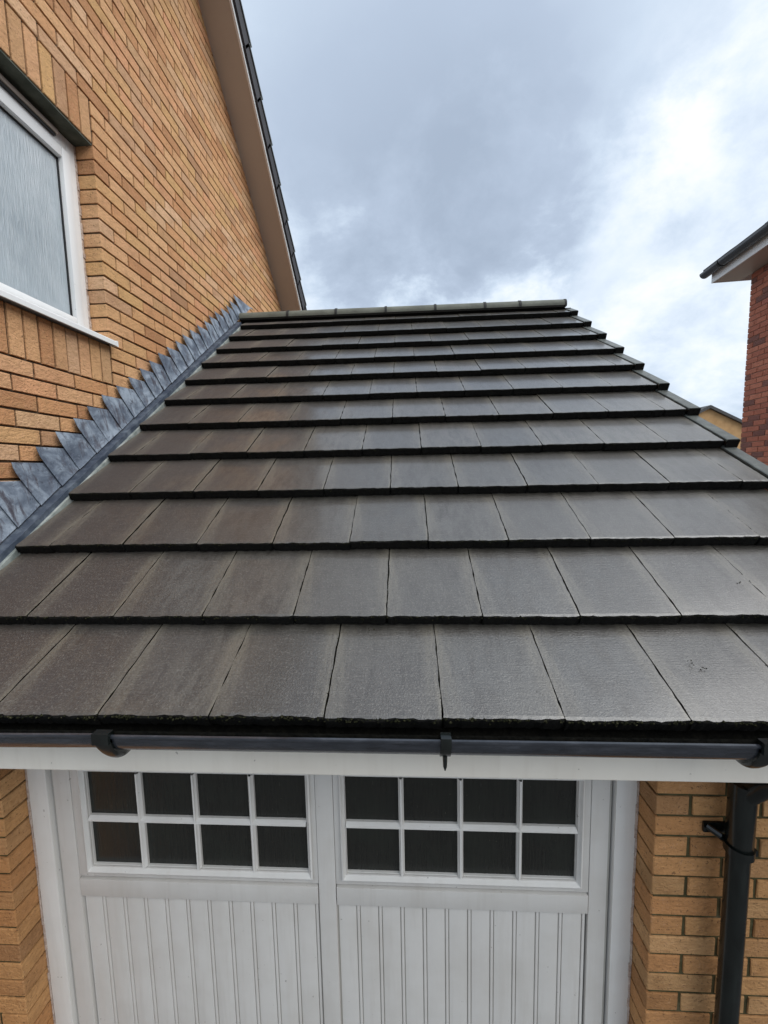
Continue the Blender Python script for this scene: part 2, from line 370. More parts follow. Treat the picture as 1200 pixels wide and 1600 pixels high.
# ------------------------------------------------------------------ measures
TH = R(34.766); G = 0.32689; W = 0.29693            # roof pitch, tile gauge, tile cover width
XW = -1.4493                                         # face of the house gable wall
YF = 0.3293                                          # front face of the garage piers
GZ = -2.42                                           # ground
ES = [-.0015, -.0094, -.0044, .0041, .0033, .0070, .0089, .0065, -.0032, -.0073, -.0083, .0030]
OFF = [.0254] + [0.0] * 11
SV = Vector((0, math.cos(TH), math.sin(TH))); NV = Vector((0, -math.sin(TH), math.cos(TH)))
def roofp(x, s, o=0.0): return Vector((x, 0, 0)) + SV * s + NV * o
TT = 0.043                                           # step from one course to the next

# ------------------------------------------------------------------ bricks
def brick_verts(L, H, D, rg, c=.0022, j=.0011):
    J = lambda: rg.uniform(-j, j)
    fr = [(c + J(), J() * .6, c + J()), (L - c + J(), J() * .6, c + J()), (L - c + J(), J() * .6, H - c + J()), (c + J(), J() * .6, H - c + J())]
    rim = [(J(), c * 1.2, J()), (L + J(), c * 1.2, J()), (L + J(), c * 1.2, H + J()), (J(), c * 1.2, H + J())]
    bk = [(0, D, 0), (L, D, 0), (L, D, H), (0, D, H)]
    v = fr + rim + bk
    fs = [(0, 1, 2, 3)]
    for k in range(4):
        k2 = (k + 1) % 4
        fs += [(4 + k, 4 + k2, k2, k), (8 + k, 8 + k2, 4 + k2, 4 + k)]
    return v, fs
class BrickSet:
    """collects bricks on one wall; the largest in view become objects, the rest one joined part"""
    def __init__(s, material, seed, limit=300): s.items, s.mat, s.rg, s.cache, s.limit = [], material, random.Random(seed), {}, limit
    def add(s, mw, L, H=.065, D=.1025): s.items.append((mw, L, H, D))
    def visarea(s, it):
        mw, L, H, D = it
        q = [px(mw @ Vector(p)) for p in ((0, 0, 0), (L, 0, 0), (L, 0, H), (0, 0, H))]
        if any(a is None for a in q): return 0
        cx = sum(a[0] for a in q) / 4; cy = sum(a[1] for a in q) / 4
        if not (-15 < cx < 1215 and -15 < cy < 1615): return 0
        c = mw @ Vector((L / 2, 0, H / 2))
        if c.y > .06 and c.x < 1.8 and c.x > XW + .02 and c.z > -.19 and mw.to_3x3().col[1].y > .5: return 0
        if (c - roofp(c.x, 0)).dot(NV) < .0 and c.x < XW + .02: return 0        # under the garage roof
        if c.x > 3 and cy > 720: return 0
        a = 0
        for i in range(4):
            a += q[i][0] * q[(i + 1) % 4][1] - q[(i + 1) % 4][0] * q[i][1]
        return abs(a) / 2
    def flush(s, parent):
        ar = sorted(range(len(s.items)), key=lambda i: -s.visarea(s.items[i]))
        vis = [i for i in ar[:s.limit] if s.visarea(s.items[i]) > 0]; vs_ = set(vis)
        for i in vis:
            mw, L, H, D = s.items[i]; key = (round(L, 3), round(H, 3), round(D, 3), s.rg.randrange(5))
            me = s.cache.get(key)
            if me is None:
                v, fs = brick_verts(L, H, D, s.rg); b = MB(); b.add(v, fs); me = s.cache[key] = b.mesh('brick', s.mat, fix=False)
            link('brick', me, parent, mw @ Matrix.Translation((0, s.rg.uniform(-.0012, .0012), s.rg.uniform(-.0008, .0008))))
        b = MB(); rn = []
        for i in ar:
            if i in vs_: continue
            mw, L, H, D = s.items[i]; v, fs = brick_verts(L, H, D, s.rg, j=.0016)
            b.add([(mw @ Vector(p))[:] for p in v], fs); rn += [s.rg.random()] * len(fs)
        if b.f:
            me = b.mesh('brickwork', s.mat, fix=False)
            at = me.attributes.new('rnd', 'FLOAT', 'FACE'); at.data.foreach_set('value', rn)
            o = link('brickwork', me, parent); o['kind'] = 'stuff'
        return len(vis)
ROT = {'front': Matrix.Identity(4), 'right': Matrix.Rotation(R(90), 4, 'Z'), 'left': Matrix.Rotation(R(-90), 4, 'Z')}
def place(face, u, plane, z):
    if face == 'front': return Matrix.Translation((u, plane, z))
    if face == 'right': return Matrix.Translation((plane, u, z)) @ ROT['right']     # faces +X, runs along +Y
    return Matrix.Translation((plane, u, z)) @ ROT['left']                           # faces -X, runs along -Y

# ------------------------------------------------------------------ ground
b = MB(); b.add([(-400, -400, GZ - .02), (400, -400, GZ - .02), (400, 400, GZ - .02), (-400, 400, GZ - .02)], [(0, 1, 2, 3)])
tag(b.build('ground', M['ground']), kind='structure')
b = MB(); b.box(-1.4, 4.9, -14, YF + .12, GZ - .015, GZ)
drv = tag(b.build('driveway', M['ground']), kind='structure')

# ------------------------------------------------------------------ the house on the left
house = empty('brick_house', (-4.4, 2.4, GZ))
tag(house, 'tall buff brick house with white window and beige gable soffit beside the tiled roof', 'house')
Z0 = 1.1575; BR = .075
YR, YL = 1.3287, 0.42                                # window opening
ZB, ZT = Z0 + 3 * BR, Z0 + 17 * BR
SL = .85; PHI = math.atan(SL)
def gable(y): return 3.757 - SL * (max(y, 2 * 2.42 - y) - 3.71)
YB, YFR, YA = 5.0, -.15, 2.42
MX = XW - .009
b = MB()
YRm, YLm = YR + .007, YL - .007
b.prism([(YRm, GZ), (YB, GZ), (YB, gable(YB) + .06), (YA, gable(YA) + .06), (YRm, gable(YRm) + .06)], 'x', -7.4, MX)
b.prism([(YFR + .008, GZ), (YLm, GZ), (YLm, gable(YLm) + .06), (YFR + .008, gable(YFR) + .06)], 'x', -7.4, MX)
b.prism([(YLm, GZ), (YRm, GZ), (YRm, ZB - .012), (YLm, ZB - .012)], 'x', -1.85, MX)
b.prism([(YLm, ZT), (YRm, ZT), (YRm, gable(YRm) + .06), (YLm, gable(YLm) + .06)], 'x', -1.85, MX)
hw = b.build('wall', M['mortar'], house)
bs = BrickSet(M['brick'], 11)
def run(lo, hi, z, j0, face, plane, bset, dep=.06, dlo=None, dhi=None, H=.065, jt=.010):
    """one course of bricks between lo and hi, perpends at j0 + n * 0.225"""
    P_ = .225
    n = math.floor((lo - j0) / P_); a = lo
    while a < hi - .012:
        e = min(j0 + (n + 1) * P_, hi); n += 1
        if e - a < .03: a = e if e >= hi - 1e-6 else a; 
        if e - a < .03: continue
        s0 = 0 if abs(a - lo) < 1e-6 else jt / 2; s1 = 0 if abs(e - hi) < 1e-6 else jt / 2
        L_ = e - a - s0 - s1
        D_ = .1025 if (abs(a - lo) < 1e-6 or abs(e - hi) < 1e-6) else dep
        if face == 'left': bset.add(place(face, e - s1, plane, z), L_, H, D_)
        else: bset.add(place(face, a + s0, plane, z), L_, H, D_)
        a = e
m0 = math.ceil((GZ - Z0) / BR); m1 = int((gable(YA) - Z0) / BR) + 1
for m in range(m0, m1):
    z = Z0 + m * BR + .005; zc = z + .03
    # gable limits of this course
    yhi = min(YB, 3.71 + (3.757 - zc) / SL + .06); ylo = max(YFR, 2 * YA - yhi - .0) if zc > gable(YFR) else YFR
    half = .1125 if m % 2 == 0 else 0.0
    if m < 0:
        run(ylo, yhi, z, .8314 + half, 'right', XW, bs)
    elif m < 3 or 3 <= m < 17 or 17 <= m < 20:
        run(YR + (.010 if not 3 <= m < 17 else 0), yhi, z, YR + .1125 * (1 if m % 2 else 2), 'right', XW, bs)
        run(ylo, YL - (.010 if not 3 <= m < 17 else 0), z, YL - .1125 * (1 if m % 2 else 2), 'right', XW, bs)
    elif yhi > ylo + .1:
        run(ylo, yhi, z, YR + .04 + half, 'right', XW, bs)
n = int(round((YR - YL) / .0753))
for k in range(n):
    y = YR - (k + 1) * (YR - YL) / n
    bs.add(place('right', y + .0048, XW, Z0 + .005), (YR - YL) / n - .0096, .212, .1025)
    bs.add(place('right', y + .0048, XW, ZT + .003), (YR - YL) / n - .0096, .217, .1025)
for m in range(m0, int((gable(YFR) - Z0) / BR)):
    run(-7.35, XW - .104, Z0 + m * BR + .005, XW - .104 - (.1125 if m % 2 else .225), 'front', YFR - .001, bs)
bs.flush(hw)
b = MB(); b.box(XW - .1015, XW - .006, YL + .002, YR - .002, ZT - .008, ZT)
b.build('lintel', M['lintel'], house)

# window: frame with glazing, sill, trickle vent
xf = XW - .098
b = MB()
fo = (YL + .012, YR - .014, ZB + .03, ZT - .012)    # outer frame
def ringframe(b, o, i, x0, x1, c=.004):
    b.cbox(x0, x1, o[0], i[0], o[2], o[3], c); b.cbox(x0, x1, i[1], o[1], o[2], o[3], c)
    b.cbox(x0, x1, i[0] + .0005, i[1] - .0005, i[3], o[3], c); b.cbox(x0, x1, i[0] + .0005, i[1] - .0005, o[2], i[2], c)
ringframe(b, fo, (fo[0] + .058, fo[1] - .055, fo[2] + .055, fo[3] - .085), xf - .07, xf)
win = b.build('window', M['upvc'], house, True)
sa = (fo[0] + .050, fo[1] - .047, fo[2] + .047, fo[3] - .077); gl = (sa[0] + .050, sa[1] - .052, sa[2] + .032, sa[3] - .052)
b = MB(); ringframe(b, sa, gl, xf - .060, xf + .012, .006); b.build('sash', M['upvc'], win, True)
b = MB(); e_ = .006
b.box(xf - .03, xf - .012, gl[0] - .004, gl[0] + e_, gl[2], gl[3]); b.box(xf - .03, xf - .012, gl[1] - e_, gl[1] + .004, gl[2], gl[3])
b.box(xf - .03, xf - .0125, gl[0] + e_, gl[1] - e_, gl[3] - e_, gl[3] + .004); b.box(xf - .03, xf - .0125, gl[0] + e_, gl[1] - e_, gl[2] - .004, gl[2] + e_)
b.build('gasket', M['gasket'], win)
b = MB(); b.box(xf - .036, xf - .020, gl[0] + .002, gl[1] - .002, gl[2] + .002, gl[3] - .002)
tag(b.build('pane', M['obscure'], win), 'pale blue-grey obscured glass with vertical ripples')
b = MB()
b.prism([(xf - .06, ZB + .032), (xf + .002, ZB + .030), (XW + .030, ZB + .018), (XW + .044, ZB + .016), (XW + .046, ZB + .012), (XW + .046, ZB - .010), (XW + .042, ZB - .012), (XW + .038, ZB + .004), (xf - .06, ZB + .006)], 'y', YL - .03, YR - .002)
sill = b.build('sill', M['upvc'], win)
b = MB(); b.prism([(XW + .002, ZB - .006), (XW + .0475, ZB - .013), (XW + .0475, ZB + .019), (XW + .002, ZB + .026)], 'y', YR - .002, YR + .006); b.build('sill_cap', M['upvc'], win)
b = MB(); b.cbox(xf, xf + .022, YL + .1, YR - .135, fo[3] - .040, fo[3] - .018, .004)
b.build('trickle_vent', M['vent'], win)
b = MB(); b.box(xf + .001, xf + .014, YL + .11, YR - .145, fo[3] - .052, fo[3] - .0405); b.build('vent_slot', M['gasket'], win)
b = MB()
rg = random.Random(3); zz = ZB + .03
while zz < ZT - .02:
    h = rg.uniform(.02, .05); b.cbox(xf - .02, xf - .001 + rg.uniform(0, .006), YR - .0155, YR - .0005 - rg.uniform(0, .003), zz, min(zz + h, ZT - .01), .003); zz += h
b.build('sealant', M['sealant'], win)

# gable roof edge
DV = Vector((0, math.cos(PHI), -math.sin(PHI))); GN = Vector((0, math.sin(PHI), math.cos(PHI)))
GO = Vector((0, 3.71, 3.757)); T0 = (YA - 3.71) / math.cos(PHI); T1 = 2.05
def slab(b, x0, x1, t0, t1, n0, n1, mi=0, back=False):
    vs = []
    for t in (t0, t1):
        for nn in (n0, n1):
            p = GO + DV * t + GN * nn
            if back: p = Vector((0, 2 * YA - p.y, p.z))
            for x in (x0, x1): vs.append((x, p.y, p.z))
    b.add(vs, [(0, 1, 3, 2), (4, 6, 7, 5), (0, 4, 5, 1), (2, 3, 7, 6), (0, 2, 6, 4), (1, 5, 7, 3)], mi)
XS = -1.19
b = MB(); slab(b, XW - .02, XS, T0, T1, 0, .012); slab(b, XW - .02, XS, T0, T1, 0, .012, back=True); b.build('soffit', M['soffit'], house)
b = MB(); slab(b, XS, XS + .018, T0, T1, -.006, .13); slab(b, XS, XS + .018, T0, T1, -.006, .13, back=True); b.build('bargeboard', M['upvc'], house)
b = MB(); slab(b, -7.6, XS - .001, T0, T1 + .05, .055, .15); slab(b, -7.6, XS - .001, T0, T1 + .05, .055, .15, back=True); hr = b.build('roof', M['roof2'], house)
k = 0; t = T1 + .06 - .345
while t > T0:
    for back in (False,):
        b = MB(); x0, x1 = XS + .0185, XS + .040
        # outer skirt, raised at its lower end
        def pt(tt, nn, x): p = GO + DV * tt + GN * nn; return (x, p.y, p.z)
        a0, a1 = t - .02, t + .345
        vs = [pt(a0, .034, x0), pt(a0, .034, x1), pt(a1, .046, x1), pt(a1, .046, x0), pt(a0, .175, x0), pt(a0, .175, x1), pt(a1, .225, x1), pt(a1, .225, x0)]
        b.add(vs, [(0, 1, 2, 3), (4, 7, 6, 5), (0, 4, 5, 1), (1, 5, 6, 2), (2, 6, 7, 3), (3, 7, 4, 0)], 0)
        vs = [pt(a0, .176, XS - .09), pt(a0, .176, x1 + .010), pt(a1 + .012, .226, x1 + .010), pt(a1 + .012, .226, XS - .09), pt(a0, .192, XS - .09), pt(a0, .192, x1 + .010), pt(a1 + .012, .250, x1 + .010), pt(a1 + .012, .250, XS - .09)]
        b.add(vs, [(0, 1, 2, 3), (4, 7, 6, 5), (0, 4, 5, 1), (1, 5, 6, 2), (2, 6, 7, 3), (3, 7, 4, 0)], 1)
        b.build('verge_cap', [M['capside'], M['verge']], hr)
    t -= .345

# ------------------------------------------------------------------ the garage
garage = empty('garage', (.15, 1.5, GZ))
tag(garage, 'single brick garage with flat brown-grey roof tiles, black gutter and white door', 'garage')
XR = 1.742                                           # outer face of the right side wall
PL, PR = -1.283, 1.036                               # reveals of the door opening
b = MB(); MY = YF + .006
b.box(XW + .001, PL - .009, MY, YF + .2, GZ, -.2)
b.box(PR + .009, XR - .009, MY, YF + .2, GZ, -.2)
b.box(PL - .009, PR + .009, MY + .002, YF + .2, -.36, -.2)
b.prism([(YF + .2, GZ), (6.0, GZ), (6.0, .05), (3.13, 2.0), (YF + .2, .06)], 'x', XR - .11, XR - .009)
b.box(XW + .001, XR - .11, 5.9, 6.0, GZ, 0)
gw = b.build('wall', M['mortar_pier'], garage)
bs = BrickSet(M['pier'], 23)
ZJ = -.461
for m in range(-27, 4):
    z = ZJ + m * BR + .005
    if z < GZ: continue
    odd = m % 2
    run(PR, XR, z, PR + (.225 if not odd else .1125), 'front', YF, bs, .06, jt=.013)
    run(XW + .002, PL, z, PL - (.225 if odd else .1125), 'front', YF, bs, .06, jt=.013)
for m in range(-27, 34):
    z = ZJ + m * BR + .005
    if z < GZ: continue
    zt = z + .07
    lo = YF + .1125; hi = 6.0
    if zt > .06: lo = max(lo, (zt + .13) / math.tan(TH)); hi = 6.26 - lo
    if hi > lo + .1: run(lo, hi, z, .0 + (.1125 if m % 2 else 0), 'right', XR, bs)
bs.flush(gw)

# fascia, soffit board
b = MB(); b.cbox(XW + .003, XR + .055, .060, .080, -.1935, .012, .003); b.build('fascia', M['fascia'], garage)
b = MB(); b.box(XW + .003, XR + .05, .0805, YF + .15, -.186, -.176); b.build('soffit', M['soffit'], garage)

# roof deck with courses of tiles
deck0 = -.085
b = MB()
apex = roofp(0, 3.13 / math.cos(TH), deck0)
p0 = roofp(0, .10, deck0)
b.prism([(p0.y, p0.z - .03), (apex.y, apex.z - .03), (apex.y + 3.05, apex.z - .03 - 2.12), (apex.y + 3.05, apex.z - 2.10), (apex.y, apex.z), (p0.y, p0.z)], 'x', XW + .004, XR + .01)
roof = b.build('roof', M['deck'], garage)
b = MB(); 
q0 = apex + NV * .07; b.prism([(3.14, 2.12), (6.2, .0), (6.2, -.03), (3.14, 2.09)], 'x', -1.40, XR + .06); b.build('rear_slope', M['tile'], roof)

def tile_mesh(w, L, seed, thick=.038):
    rg = random.Random(seed); nx = max(4, int(round(w / .0115))); ys = [0, .0035, .012] + [.03 + .018 * q for q in range(18)]
    ys = [y for y in ys if y < L] + [L]; ny = len(ys)
    J = lambda a: rg.uniform(-a, a)
    v, fs, mi = [], [], []
    ph = [rg.uniform(0, 6.3) for _ in range(4)]; lowf = [.0016 * math.sin(i * .55 + ph[0]) + .0010 * math.sin(i * 1.7 + ph[1]) + J(.0010) for i in range(nx + 1)]
    camber = rg.uniform(-.0008, .0014)
    for j, y in enumerate(ys):
        for i in range(nx + 1):
            u = i / nx; x = u * w
            if i in (0, nx): x += J(.0010) + .0009 * math.sin(y * 60 + ph[2 + (i > 0)])
            yy = y; zz = camber * math.sin(math.pi * u) * .5
            if j == 0: yy += lowf[i] + J(.0016); zz -= .0048 + J(.0018)
            elif j == 1: yy += lowf[i] * .8 + J(.0012); zz -= .0008 + abs(J(.0006))
            v.append((x, yy, zz))
    for j in range(ny - 1):
        for i in range(nx):
            a = j * (nx + 1) + i; fs.append((a, a + 1, a + nx + 2, a + nx + 1)); mi.append(0 if j > 0 else 1)
    base = len(v)
    bot = lambda i, y: (i / nx * w, y, -(thick if y < .02 else thick * .8))
    for i in range(nx + 1): v.append((i / nx * w, .004 + J(.002), -thick + J(.0015)))     # nose bottom
    for i in range(nx): fs.append((base + i, base + i + 1, i + 1, i)); mi.append(1)
    sb = len(v)
    for side in (0, nx):
        for j, y in enumerate(ys): v.append(((side / nx) * w, y, -thick * .85))
    for j in range(1, ny - 1) if False else range(ny - 1):
        a = j * (nx + 1); fs.append((sb + j, a, a + nx + 1, sb + j + 1)); mi.append(1)
        a = j * (nx + 1) + nx; fs.append((a, sb + ny + j, sb + ny + j + 1, a + nx + 1)); mi.append(1)
    # interlock lip seen down in the joint
    o = len(v); v += [(w - .004, .014, -.017), (w + .022, .014, -.017), (w + .022, L, -.017), (w - .004, L, -.017)]
    fs.append((o, o + 1, o + 2, o + 3)); mi.append(1)
    o = len(v); v += [(w - .004, .014, -.017), (w + .022, .014, -.017), (w + .022, .014, -.03), (w - .004, .014, -.03)]
    fs.append((o + 3, o + 2, o + 1, o)); mi.append(1)
    me = bpy.data.meshes.new('tile'); me.from_pydata(v, [], fs)
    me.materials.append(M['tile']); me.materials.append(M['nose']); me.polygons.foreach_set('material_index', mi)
    ea = me.attributes.new('edge', 'FLOAT', 'POINT'); ga = me.attributes.new('grime', 'FLOAT', 'POINT')
    ev, gv = [], []
    for p in v:
        dx = min(p[0], w - p[0]); ev.append(max(0, 1 - dx / .055)); 
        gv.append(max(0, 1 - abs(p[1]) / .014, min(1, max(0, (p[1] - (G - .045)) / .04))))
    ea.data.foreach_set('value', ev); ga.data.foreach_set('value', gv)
    me.update()
    return me
TC = {}
rg = random.Random(5)
XL_, XV = -1.331, 1.748
mossv = []
for k in range(12):
    s = k * G + ES[k]; s2 = (k + 1) * G + (ES[k + 1] if k < 11 else 0)
    tilt = math.atan((TT + OFF[k]) / (s2 - s))
    L_ = .42 if k < 11 else .17
    h = .5 if k % 2 else 0
    i = -6
    while (i + h) * W < XV:
        x0 = max((i + h) * W + .0022, XL_); x1 = min((i + 1 + h) * W - .0022, XV); i += 1
        if x1 - x0 < .02: continue
        if x1 == XV: x1 -= rg.uniform(0, .004)
        w = round(x1 - x0, 3); key = (w, L_, rg.randrange(7))
        me = TC.get(key)
        if me is None: me = TC[key] = tile_mesh(w, L_, hash(key) & 0xffff)
        mw = Matrix.Translation(roofp(x0, s + rg.uniform(-.0022, .0022), OFF[k] + rg.uniform(-.0019, .0019))) @ Matrix.Rotation(TH - tilt + R(rg.uniform(-.15, .15)), 4, 'X') @ Matrix.Rotation(R(rg.uniform(-.22, .22)), 4, 'Y') @ Matrix.Rotation(R(rg.uniform(-.18, .18)), 4, 'Z')
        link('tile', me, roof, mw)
        # moss crumbs along the lower edge and the side joint
        if k < 8:
            nn = int(w * (360 if k == 0 else 190 if k < 3 else 90))
            for _ in range(nn):
                u = rg.random() * w; clump = .5 + .5 * math.sin(u * 37 + k * 2.1 + i)
                if rg.random() > .35 + .65 * clump: continue
                q = mw @ Vector((u, rg.gauss(.0005, .0016), -abs(rg.gauss(.004, .005)))); mossv.append((q, rg.uniform(.0010, .0036) * (1.3 if k == 0 else 1.05)))
            for _ in range(70 if k < 4 else 20):
                q = mw @ Vector((w + .0015 + rg.uniform(-.0016, .0016), rg.uniform(0, G), -abs(rg.gauss(.001, .002)))); mossv.append((q, rg.uniform(.0008, .0024)))
for (x, s, nn) in ((.985, .17, 9), (1.01, .155, 6), (.72, .62, 4), (-.35, .95, 3), (.35, 1.25, 3), (-.8, 1.5, 3), (.1, .28, 3), (1.3, .45, 7), (1.33, .5, 5), (.55, .07, 3)):
    for _ in range(nn): mossv.append((roofp(x + rg.gauss(0, .006), s + rg.gauss(0, .006), -.043 * ((s % G) / G) + (.02 if s < G else 0)), rg.uniform(.0008, .0028)))
b = MB()
for q, rr in mossv:
    vs = [q + Vector((rr * rg.uniform(.7, 1.3) * a, rr * rg.uniform(.7, 1.3) * c_, rr * rg.uniform(.6, 1.2) * e)) for a, c_, e in ((1, 0, 0), (-1, 0, 0), (0, 1, 0), (0, -1, 0), (0, 0, 1), (0, 0, -1))]
    b.add(vs, [(0, 2, 4), (2, 1, 4), (1, 3, 4), (3, 0, 4), (2, 0, 5), (1, 2, 5), (3, 1, 5), (0, 3, 5)])
me = b.mesh('moss', M['moss'], fix=False); o = link('moss', me, roof); o['kind'] = 'stuff'

# dry verge caps down the right edge
for k in range(12):
    s = k * G + ES[k]; s2 = (k + 1) * G + (ES[k + 1] if k < 11 else 0)
    tilt = math.atan((TT + OFF[k]) / (s2 - s)); L_ = .36 if k < 11 else .205
    b = MB(); w = .062
    prof = [(0, .004), (.004, .0065), (w - .006, .0075), (w, .002), (w, -.085), (w - .005, -.085), (w - .005, -.004), (0, -.004)]
    b.prism([(p[0], p[1]) for p in prof], 'y', -.004, L_, 0)
    b.box(.002, w - .001, -.0065, -.0045, -.040, .003, 1)
    mw = Matrix.Translation(roofp(XV + .006, s, OFF[k] + .0015)) @ Matrix.Rotation(TH - tilt, 4, 'X') @ Matrix.Rotation(R(rg.uniform(-.4, .4)), 4, 'Z')
    b.build('verge_cap', [M['verge'], M['nose']], roof, mw=mw)

# ridge
RX = [-1.385, -.90, -.426, .057, .531, 1.001, 1.328, 1.742]
ry, rz, rr = 3.122, 2.168, .056
for j in range(7):
    b = MB(); N_ = 16; x0, x1 = RX[j] + .004, RX[j + 1] - .004
    prof = [(ry + rr * math.cos(a), rz + rr * math.sin(a)) for a in [R(-12 + 204 * q / N_) for q in range(N_ + 1)]]
    prof += [(ry + (rr - .016) * math.cos(a), rz + (rr - .016) * math.sin(a)) for a in [R(192 - 204 * q / N_) for q in range(N_ + 1)]]
    b.sweep(prof, [x0, x1]); o = b.build('ridge_tile', M['ridge'], roof, True)
    if j:
        b = MB(); r2 = rr + .006; x = RX[j]
        prof = [(ry + r2 * math.cos(a), rz + r2 * math.sin(a)) for a in [R(-14 + 208 * q / N_) for q in range(N_ + 1)]]
        prof += [(ry + (r2 - .02) * math.cos(a), rz + (r2 - .02) * math.sin(a)) for a in [R(194 - 208 * q / N_) for q in range(N_ + 1)]]
        b.sweep(prof, [x - .012, x + .010]); b.build('ridge_seal', M['dark'], roof, True)
b = MB(); b.prism([(ry - .058, rz - .03), (ry + .058, rz - .03), (ry + .05, rz + .02), (ry - .05, rz + .02)], 'x', RX[0] + .01, RX[-1] - .006); b.prism([(ry - .03, rz - .25), (ry + .2, rz - .25), (ry + .03, rz - .03), (ry - .03, rz - .03)], 'x', RX[0] - .03, XV + .055); b.build('ridge_bedding', M['nose'], roof)
b = MB(); N_ = 16; r2 = rr + .003
prof = [(ry + r2 * math.cos(a), rz + r2 * math.sin(a)) for a in [R(-20 + 220 * q / N_) for q in range(N_ + 1)]]
b.sweep(prof, [1.739, 1.757]); b.build('ridge_end_cap', M['dark'], roof, True)

# ------------------------------------------------------------------ lead flashing
b = MB()
xs0, xs1 = -1.392, -1.350
nseg = 60
vs, fs = [], []
for q in range(nseg + 1):
    s = -.05 + q * (3.75 / nseg); wv = rg.uniform(-.0025, .0025)
    for (x, o) in ((-1.432, .030), (-1.408, .008), (-1.375 + wv, .003 + wv * .5), (xs1 + wv, .001), (xs1 + wv + .001, -.030)):
        vs.append(roofp(x, s, o)[:])
for q in range(nseg):
    for c_ in range(4):
        a = q * 5 + c_; fs.append((a, a + 1, a + 6, a + 5))
b.add(vs, fs)
flash = b.build('lead_flashing', M['lead_dark'], garage, True)
b = MB(); vs, fs = [], []
for q in range(nseg + 1):
    s = -.05 + q * (3.72 / nseg); wv = rg.uniform(-.0015, .0015)
    for (x, o) in ((xs1 - .004, -.024), (XL_ - .012 + wv, -.019), (XL_ - .003 + wv, -.021), (XL_ - .003 + wv, -.06)): vs.append(roofp(x, s, o)[:])
for q in range(nseg):
    for c_ in range(3):
        a = q * 4 + c_; fs.append((a, a + 1, a + 5, a + 4))
b.add(vs, fs); b.build('soaker_strip', M['soaker'], flash, True)
DY = .1105
for n_ in range(9, -17, -1):
    last = n_ == -16
    y0 = YR - DY * n_ + rg.uniform(-.014, .014); z0 = Z0 - .0758 * n_ + rg.uniform(-.003, .003)
    if last: y0, z0 = 3.09, 2.395
    wtop = .215 if not last else .42
    nu, nv = (7, 8)
    vs, fs = [], []
    bow = rg.uniform(.0005, .002); lean = rg.uniform(-.010, .010); lip_ = rg.uniform(.002, .008); bend = rg.uniform(-.0015, .0015); crease = rg.uniform(.2, .5); cd_ = rg.uniform(0, .005)
    for layer in (0, 1):
        for jv in range(nv + 1):
            t = jv / nv
            for iu in range(nu + 1):
                u = iu / nu
                # top edge point and bottom edge point
                yt = y0 + u * wtop
                sb = (y0 + .066 + lean + u * .215) / math.cos(TH)
                if last: sb = (y0 + .10 + u * .26) / math.cos(TH)
                pb = roofp(0, sb, .014)
                cur = .003 * math.sin(math.pi * min(1, t * 1.25)) * (1 - u)       # S-curve of the free edge
                t2 = (.10 * min(1, t / .22) + .90 * max(0, (t - .22) / .78)) * (1 - u) + t * u
                y = yt * (1 - t2) + pb.y * t2 - cur * .9
                zz = z0 * (1 - t) + pb.z * t
                hh = zz - y * math.tan(TH)
                x = XW + .004 + .058 * (1 - max(0, min(1, hh / .235)))
                x += .0075 * (1 - u) + lip_ * math.exp(-u / .09) * (1 - .5 * t) + bow * math.sin(math.pi * t) * (1 - u * .6) + bend * math.sin(6 * t + 3 * u)
                x += cd_ * math.exp(-((u - crease) / .12) ** 2)
                if t > .97: x += .003
                x -= layer * .0022
                vs.append((x, y, zz))
    st = (nu + 1) * (nv + 1)
    for jv in range(nv):
        for iu in range(nu):
            a = jv * (nu + 1) + iu; fs.append((a, a + nu + 1, a + nu + 2, a + 1)); fs.append((st + a, st + a + 1, st + a + nu + 2, st + a + nu + 1))
    for jv in range(nv):
        a = jv * (nu + 1); fs.append((a, st + a, st + a + nu + 1, a + nu + 1)); a += nu; fs.append((a, a + nu + 1, st + a + nu + 1, st + a))
    for iu in range(nu):
        a = iu; fs.append((a, a + 1, st + a + 1, st + a)); a = nv * (nu + 1) + iu; fs.append((a, st + a, st + a + 1, a + 1))
    b = MB(); b.add(vs, fs); b.build('lead_flap', M['lead'], flash, True)

# ------------------------------------------------------------------ gutter
gy, gz, gr = -.004, .000, .062; OX = 1.43
def arc(r0, a0, a1, n): return [(gy + r0 * math.cos(R(a0 + (a1 - a0) * q / n)), gz + r0 * math.sin(R(a0 + (a1 - a0) * q / n))) for q in range(n + 1)]
def gut_prof(ro, th_, lip=True):
    o = arc(ro, 180, 360, 26); i_ = arc(ro - th_, 360, 180, 26)
    if lip: return [(gy - ro - .0045, gz + .0055), (gy - ro - .0055, gz + .002), (gy - ro - .0035, gz - .003)] + o + [(gy + ro, gz + .012), (gy + ro - th_, gz + .012)] + i_ + [(gy - ro + th_, gz + .005), (gy - ro + .001, gz + .0062)]
    return o + i_
b = MB(); xs = [-1.44 + q * .12 for q in range(8)] + [-.535]; b.sweep(gut_prof(gr, .003), xs, dz=[.0016 * math.sin(q) for q in range(len(xs))])
xs = [-.530 + q * .12 for q in range(12)] + [1.015]; b.sweep(gut_prof(gr + .0012, .003), xs, dz=[-.001 - .0012 * q / 12 for q in range(len(xs))])
xs = [1.025, 1.3, 1.5, 1.78]; b.sweep(gut_prof(gr, .003), xs)
gut = b.build('gutter', M['gutter'], garage, True)
b = MB(); b.box(1.779, 1.783, gy - gr, gy + gr, gz - gr * .1, gz + .004); b.build('stop_end', M['gutter'], gut)
b = MB(); vs = [(x, q[0], q[1] + .002) for x in (-1.435, 1.775) for q in arc(gr - .007, 172, 366, 24)]; b.add(vs, [(k_, k_ + 1, k_ + 26, k_ + 25) for k_ in range(24)]); b.build('gutter_shade', M['gutter_shade'], gut, True)  # black sheet inside the gutter, standing in for the shade in there
